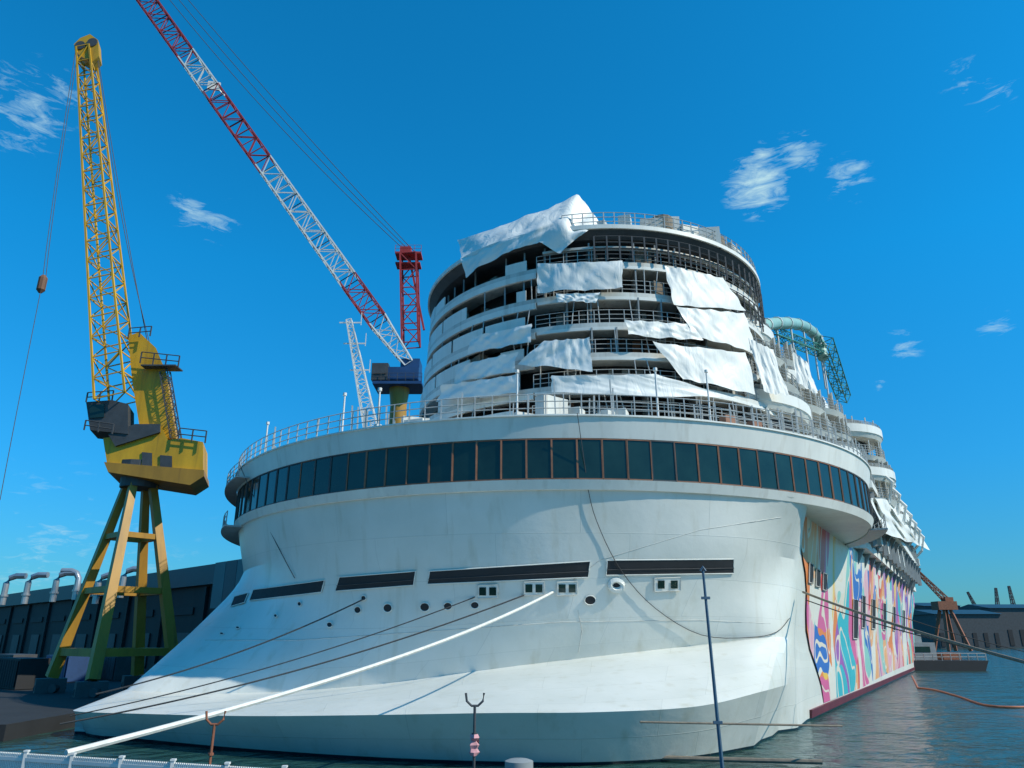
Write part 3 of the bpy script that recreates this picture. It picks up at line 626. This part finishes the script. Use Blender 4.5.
# ================================================================ FAR RIGHT
for x0,x1,yt,Y,lb in ((935,1000,614,430,'long low dark warehouse on the far shore at right'),(990,1060,608,470,'dark far shore warehouse at the right picture edge'),(925,960,606,520,'distant warehouse just right of the ship')):
    a=PY(x0,yt,Y); b=PY(x1,yt,Y); t=thing('warehouse',Vector(((a.x+b.x)/2,Y+20,0)),lb,'warehouse'); m=MB(); wd=b.x-a.x; m.box(((a.x+b.x)/2,Y+20,(a.z)/2),(wd,40,a.z)); m.build('wall',M['dgrey'],t)
    m=MB(); h=a.z; m.prism([(a.x-1,Y-1,h),(a.x-1,Y+20,h+3),(a.x-1,Y+41,h)],(wd+2,0,0)); m.build('roof',M['roof'],t)
    for k in range(6):
        m=MB(); xx=a.x+wd*(k+.3)/6; m.box((xx,Y-.1,h*.25),(wd*.06,.3,h*.4)); m.build('door',M['dark'],t)
def farcrane(px,pt,Y,lb,mat,lean=0,wide=1):
    tp=PY(px,pt,Y); t=thing('far_crane',Vector((tp.x,Y,1.5)),lb,'crane','cranes on the far shore'); s=tp.z/32
    m=MB()
    for dx in (-4,4):
        for dy in (-4,4): m.cut(); m.bar((tp.x+dx*s,Y+dy,1.5),(tp.x+dx*.3*s,Y+dy*.3,tp.z*.5),1.0*s)
    m.split('leg',mat,t); m=MB(); m.box((tp.x,Y,tp.z*.55),(7*s,5*s,3*s)); m.box((tp.x+1.5*s,Y,tp.z*.55+2*s),(3*s,3*s,2*s)); m.build('cab',mat,t)
    m=MB(); lattice(m,(tp.x+2*s,Y,tp.z*.58),(tp.x+lean,Y,tp.z),1.8*s,.8*s,8,.16*s); m.build('jib',mat,t)
farcrane(937,566,240,'orange harbour crane beyond the ship, just right of its far end',M['rust'],-8)
farcrane(972,592,520,'small distant crane, left one of three over the warehouses',M['dgrey'],-3)
farcrane(990,588,540,'small distant crane, middle one of three over the warehouses',M['dgrey'],4)
farcrane(1006,586,560,'small distant crane, right one of three over the warehouses',M['dgrey'],2)
bc=PZ(945,671,0); bg=thing('barge',(bc.x,bc.y+6,0),'dark work barge moored beside the far end of the ship','barge')
m=MB(); x,y=bc.x,bc.y; m.prism([(x-7,y,-.5),(x+6.5,y,-.5),(x+7.5,y,1.6),(x-7.5,y,1.6)],(0,12,0)); m.build('hull',M['dark'],bg)
m=MB(); m.box((x-2,y+6,3),(6,5,2.8)); m.box((x-2.5,y+6,5.1),(3.5,3.5,1.4)); m.build('deckhouse',M['grey'],bg)
m=MB(); m.box((x-2,y+3.45,3.3),(4,.1,.9)); m.build('window',M['glass'],bg)
m=MB(); linerail(m,(x-7.3,y+.2,1.6),(x+7.3,y+.2,1.6),step=1.4,r=.06); m.build('railing',M['grey'],bg)
m=MB(); m.box((x+3.6,y+5,2.2),(3,3,1.1)); m.build('hatch_cover',M['rust'],bg)
m=MB(); pts=[PZ(x_,y_,.06) for x_,y_ in ((912,676),(918,688),(935,690),(960,697),(990,706),(1040,707))]; m.path(smooth(pts,6),.09,8); tag(m.build('floating_boom',M['orange'],None,True),'thin orange floating boom lying on the water at right','boom')
m=MB(); m.path([PZ(635,757,.15),PZ(700,759,.15),PZ(822,762,.15)],.1,8); tag(m.build('floating_pipe',M['frope'],None,True),'brown floating pipe on the water under the stern corner, nearer one','pipe')
m=MB(); m.path([PY(640,722,31.5),PY(740,724,32),PY(842,726,34)],.04,8); tag(m.build('fender_bar',M['frope'],None,True),'thin brown bar stretched across the lower stern corner','bar')
# ================================================================ ROPES
def rope(p,q,d,r,mat,label,nm='mooring_rope'):
    m=MB(); m.path(sag(p,q,d,40),r,6); return tag(m.build(nm,mat,None,True),label,'rope')
rope(hh(553,592,0),PY(66,753,17.5),.5,.07,M['rope'],'thick white mooring rope from a hull opening down to the fence')
rope(hh(527,594,0),PY(60,724,38),.6,.045,M['drope'],'dark mooring rope running just above the white rope')
rope(hh(475,597,0),PY(70,716,41),.5,.035,M['drope'],'dark mooring rope leaving the hull portholes, middle of three dark ones')
rope(hh(366,598,0),PY(96,694,44),.5,.045,M['drope'],'dark mooring rope at left, leaving the hull beside the left opening')
rope(PT(803,592,-9.2),PY(1110,684,26),.25,.07,M['frope'],'frayed brown mooring rope stretching right from the mural')
rope(PT(806,600,-9.2),PY(1110,676,36),.4,.035,M['drope'],'thin dark line stretching right just under the frayed rope')
rope(PT(856,600,-9.0),PY(1110,668,60),.6,.04,M['drope'],'thin dark line from the middle of the hull side toward the right')
rope(circ(CX,CY,27.1,-58,17),hh(296,578,.1),.2,.025,M['drope'],'thin cable hanging down the hull at left below the ring','hanging_cable')
m=MB(); pts=[circ(CX,CY,27.1,1,17.0)]+[hh(x_,y_,.1) for x_,y_ in ((588,490),(600,530),(622,572),(655,608),(700,634),(748,637),(775,632),(788,618))]; m.path(smooth(pts,4),.022,5); tag(m.build('hanging_cable',M['drope'],None,True),'thin cable looping down across the stern to the right corner','cable')
# ================================================================ FENCE, POSTS
f0=PZ(-60,748,3.0); f1=PZ(345,773,3.0); d=(f1-f0); n=8; seg=d/n
fdir=seg.normalized()
fp=thing('fence_panel',f0,'white slatted fence panel','fence','white fence panels along the quay edge')
b=f0.copy(); b.z=2
for k in (.12,.9):
    m=MB(); m.bar(b+Vector((0,0,k)),b+seg+Vector((0,0,k)),.05,.06); m.build('rail',M['cwhite'],fp)
m=MB(); ns=26
for i in range(ns): p=b+seg*((i+.5)/ns); m.cut(); m.bar(p+Vector((0,0,.05)),p+Vector((0,0,1.0)),.03,.02,up=fdir)
m.split('slat',M['cwhite'],fp)
m=MB(); m.bar(b,b+Vector((0,0,1.03)),.06); m.box(b+Vector((0,0,1.04)),(.08,.08,.03)); m.build('fence_post',M['cwhite'],fp)
fl=['outermost left panel of the white slatted fence','white fence panel at the left picture edge','third panel from the left of the white slatted fence','fourth panel from the left of the white slatted fence','fifth panel from the left of the white slatted fence','white fence panel left of the rusty forked post','second to last panel at the right of the white fence','last white fence panel, at the right end']
fp['label']=fl[0]
for i in range(1,n): c=copyt(fp,seg*i); c['label']=fl[i]
def fork(px,pt,pb,Y,mat,label,cloth=None):
    a=PY(px,pt,Y); b=Vector((a.x,a.y,2)); t=thing('forked_post',b,label,'post'); m=MB()
    c=Vector((a.x,a.y,a.z-.22)); m.path([b,b+Vector((0,0,.06)),b+Vector((0,0,.061)),c],[.12,.12,.026,.026],8); m.build('pole',mat,t)
    m=MB(); m.path([c+Vector((-.17,0,.22)),c+Vector((-.15,0,.08)),c+Vector((-.06,0,0)),c+Vector((.06,0,0)),c+Vector((.15,0,.08)),c+Vector((.17,0,.22))],.022,8); m.build('fork',mat,t)
    m=MB(); m.path([c-Vector((0,0,.5)),c-Vector((0,0,.46))],.05,8); m.build('collar',mat,t)
    if cloth:
        m=MB(); cz=c-Vector((0,0,.62)); g=[]
        for j in range(7):
            for i in range(9): a_=i/8*2*PI; rr=.06+.05*noise.noise(Vector((i*.9,j*.7,0)))+.025*(j%2); g.append(cz+Vector((math.cos(a_)*rr,math.sin(a_)*rr,.14-j*.06)))
        m.add(g,[(j*9+i,j*9+i+1,(j+1)*9+i+1,(j+1)*9+i) for j in range(6) for i in range(8)]); m.build('tied_cloth',cloth,t,True)
fork(216,711,768,14.5,M['rust'],'rusty forked post standing at the white fence')
fork(475,693,768,15,M['dgrey'],'dark forked post with pink cloth tied round it',M['pink'])
a=PY(703,571,15); b=Vector((PY(723,768,15).x,15,2)); pt=thing('leaning_pole',b,'tall thin blue grey pole leaning slightly at right of centre','pole')
m=MB(); m.path([b,a],[.04,.025],8); m.build('shaft',M['pole'],pt); m=MB(); m.path([a-Vector((.05,0,0)),a+Vector((0,0,.08)),a+Vector((.05,0,0))],.025,6); m.build('tip',M['pole'],pt)
for k in (.36,.88): m=MB(); c=b.lerp(a,k); m.box(c,(.16,.07,.05)); m.build('bracket',M['pole'],pt)
bl=PY(519,764,14.5); bl.z=2; m=MB(); top_z=PY(519,759,14.5).z; hz=top_z-2; m.path([bl,bl+Vector((0,0,.1)),bl+Vector((0,0,.15)),bl+Vector((0,0,hz-.2)),bl+Vector((0,0,hz-.15)),bl+Vector((0,0,hz-.03)),bl+Vector((0,0,hz))],[.35,.35,.2,.2,.25,.25,.16],16); tag(m.build('bollard',M['grey'],None,True),'grey mooring bollard at the bottom edge beside the dark forked post','bollard')
# ================================================================ LIGHT
sunv=Vector((.82,-.33,.78)).normalized()
sd=bpy.data.lights.new('sun','SUN'); sd.energy=4.7; sd.angle=R_(.5); sd.color=(1,.93,.79); so=bpy.data.objects.new('sun',sd); COL.objects.link(so); so.rotation_euler=sunv.to_track_quat('Z','Y').to_euler()
W=bpy.data.worlds.new('World'); bpy.context.scene.world=W; W.use_nodes=True; N=W.node_tree.nodes; K=W.node_tree.links; bg_=N['Background']
sk=N.new('ShaderNodeTexSky'); sk.sky_type='NISHITA'; sk.sun_disc=False; sk.sun_elevation=math.asin(sunv.z); sk.sun_rotation=math.atan2(sunv.x,sunv.y); sk.air_density=1.0; sk.dust_density=.3; sk.ozone_density=2.0
tc=N.new('ShaderNodeTexCoord'); nm=N.new('ShaderNodeVectorMath'); nm.operation='NORMALIZE'; K.new(tc.outputs['Generated'],nm.inputs[0])
sp=N.new('ShaderNodeSeparateXYZ'); K.new(nm.outputs[0],sp.inputs[0])
tr=N.new('ShaderNodeValToRGB'); e=tr.color_ramp.elements; e[0].position=0; e[0].color=(.13,.33,.42,1); e[1].position=.75; e[1].color=(.03,.78,1.0,1); x=e.new(.2); x.color=(.07,.55,.76,1); x=e.new(.45); x.color=(.035,.76,1.0,1)
K.new(sp.outputs[2],tr.inputs[0])
mu=N.new('ShaderNodeMix'); mu.data_type='RGBA'; mu.blend_type='MULTIPLY'; mu.inputs[0].default_value=1; K.new(sk.outputs[0],mu.inputs[6]); K.new(tr.outputs[0],mu.inputs[7])
gm=N.new('ShaderNodeMix'); gm.data_type='RGBA'; gm.blend_type='MULTIPLY'; gm.inputs[0].default_value=1; K.new(mu.outputs[2],gm.inputs[6]); gm.inputs[7].default_value=(1.3,1.3,1.42,1)
nz=N.new('ShaderNodeTexNoise'); mp=N.new('ShaderNodeMapping'); mp.inputs['Scale'].default_value=(8,8,30); mp.inputs['Rotation'].default_value=(0,.3,0); K.new(tc.outputs['Generated'],mp.inputs[0]); K.new(mp.outputs[0],nz.inputs['Vector']); nz.inputs['Scale'].default_value=3.2; nz.inputs['Detail'].default_value=10; nz.inputs['Roughness'].default_value=.66; nz.inputs['Distortion'].default_value=.5
prev=None
for px,py,rad,st in ((758,184,1.9,1.25),(762,155,.8,.8),(798,153,1.3,.75),(848,178,1.3,.6),(22,106,2.4,.65),(58,98,1.6,.5),(190,211,1.2,.6),(215,222,1.4,.4),(992,328,1.0,.55),(903,346,1.0,.5),(965,80,1.3,.3),(995,88,1.2,.35),(40,560,5,.3),(120,575,5,.25),(880,385,.4,.6)):
    dv=ray(px,py).normalized(); vd=N.new('ShaderNodeVectorMath'); vd.operation='DISTANCE'; K.new(nm.outputs[0],vd.inputs[0]); vd.inputs[1].default_value=dv
    mr=N.new('ShaderNodeMapRange'); mr.inputs[1].default_value=0; mr.inputs[2].default_value=math.sin(R_(rad))*1.5; mr.inputs[3].default_value=st; mr.inputs[4].default_value=0; K.new(vd.outputs['Value'],mr.inputs[0])
    if prev is None: prev=mr.outputs[0]
    else:
        mm=N.new('ShaderNodeMath'); mm.operation='MAXIMUM'; K.new(prev,mm.inputs[0]); K.new(mr.outputs[0],mm.inputs[1]); prev=mm.outputs[0]
# cloud edge is eaten away by the noise: (mask + noise - threshold)
ad=N.new('ShaderNodeMath'); ad.operation='MULTIPLY_ADD'; K.new(prev,ad.inputs[0]); ad.inputs[1].default_value=.34; K.new(nz.outputs[0],ad.inputs[2])
nr=N.new('ShaderNodeMapRange'); nr.inputs[1].default_value=.60; nr.inputs[2].default_value=.98; K.new(ad.outputs[0],nr.inputs[0])
gt=N.new('ShaderNodeMapRange'); gt.inputs[1].default_value=0; gt.inputs[2].default_value=.25; K.new(prev,gt.inputs[0])
ml=N.new('ShaderNodeMath'); ml.operation='MULTIPLY'; K.new(nr.outputs[0],ml.inputs[0]); K.new(gt.outputs[0],ml.inputs[1])
cm=N.new('ShaderNodeMix'); cm.data_type='RGBA'; K.new(ml.outputs[0],cm.inputs[0]); K.new(gm.outputs[2],cm.inputs[6]); cm.inputs[7].default_value=(3.6,5.4,6,1)
K.new(cm.outputs[2],bg_.inputs['Color']); bg_.inputs['Strength'].default_value=.14
# ================================================================ CAMERA
cd=bpy.data.cameras.new('camera'); cd.sensor_width=36; cd.lens=F/1024*36; cd.clip_end=20000; cd.clip_start=.1
co=bpy.data.objects.new('camera',cd); COL.objects.link(co); co.location=CAM; co.rotation_euler=(PI/2+PITCH,0,0); bpy.context.scene.camera=co
bpy.context.scene.view_settings.view_transform='Standard'
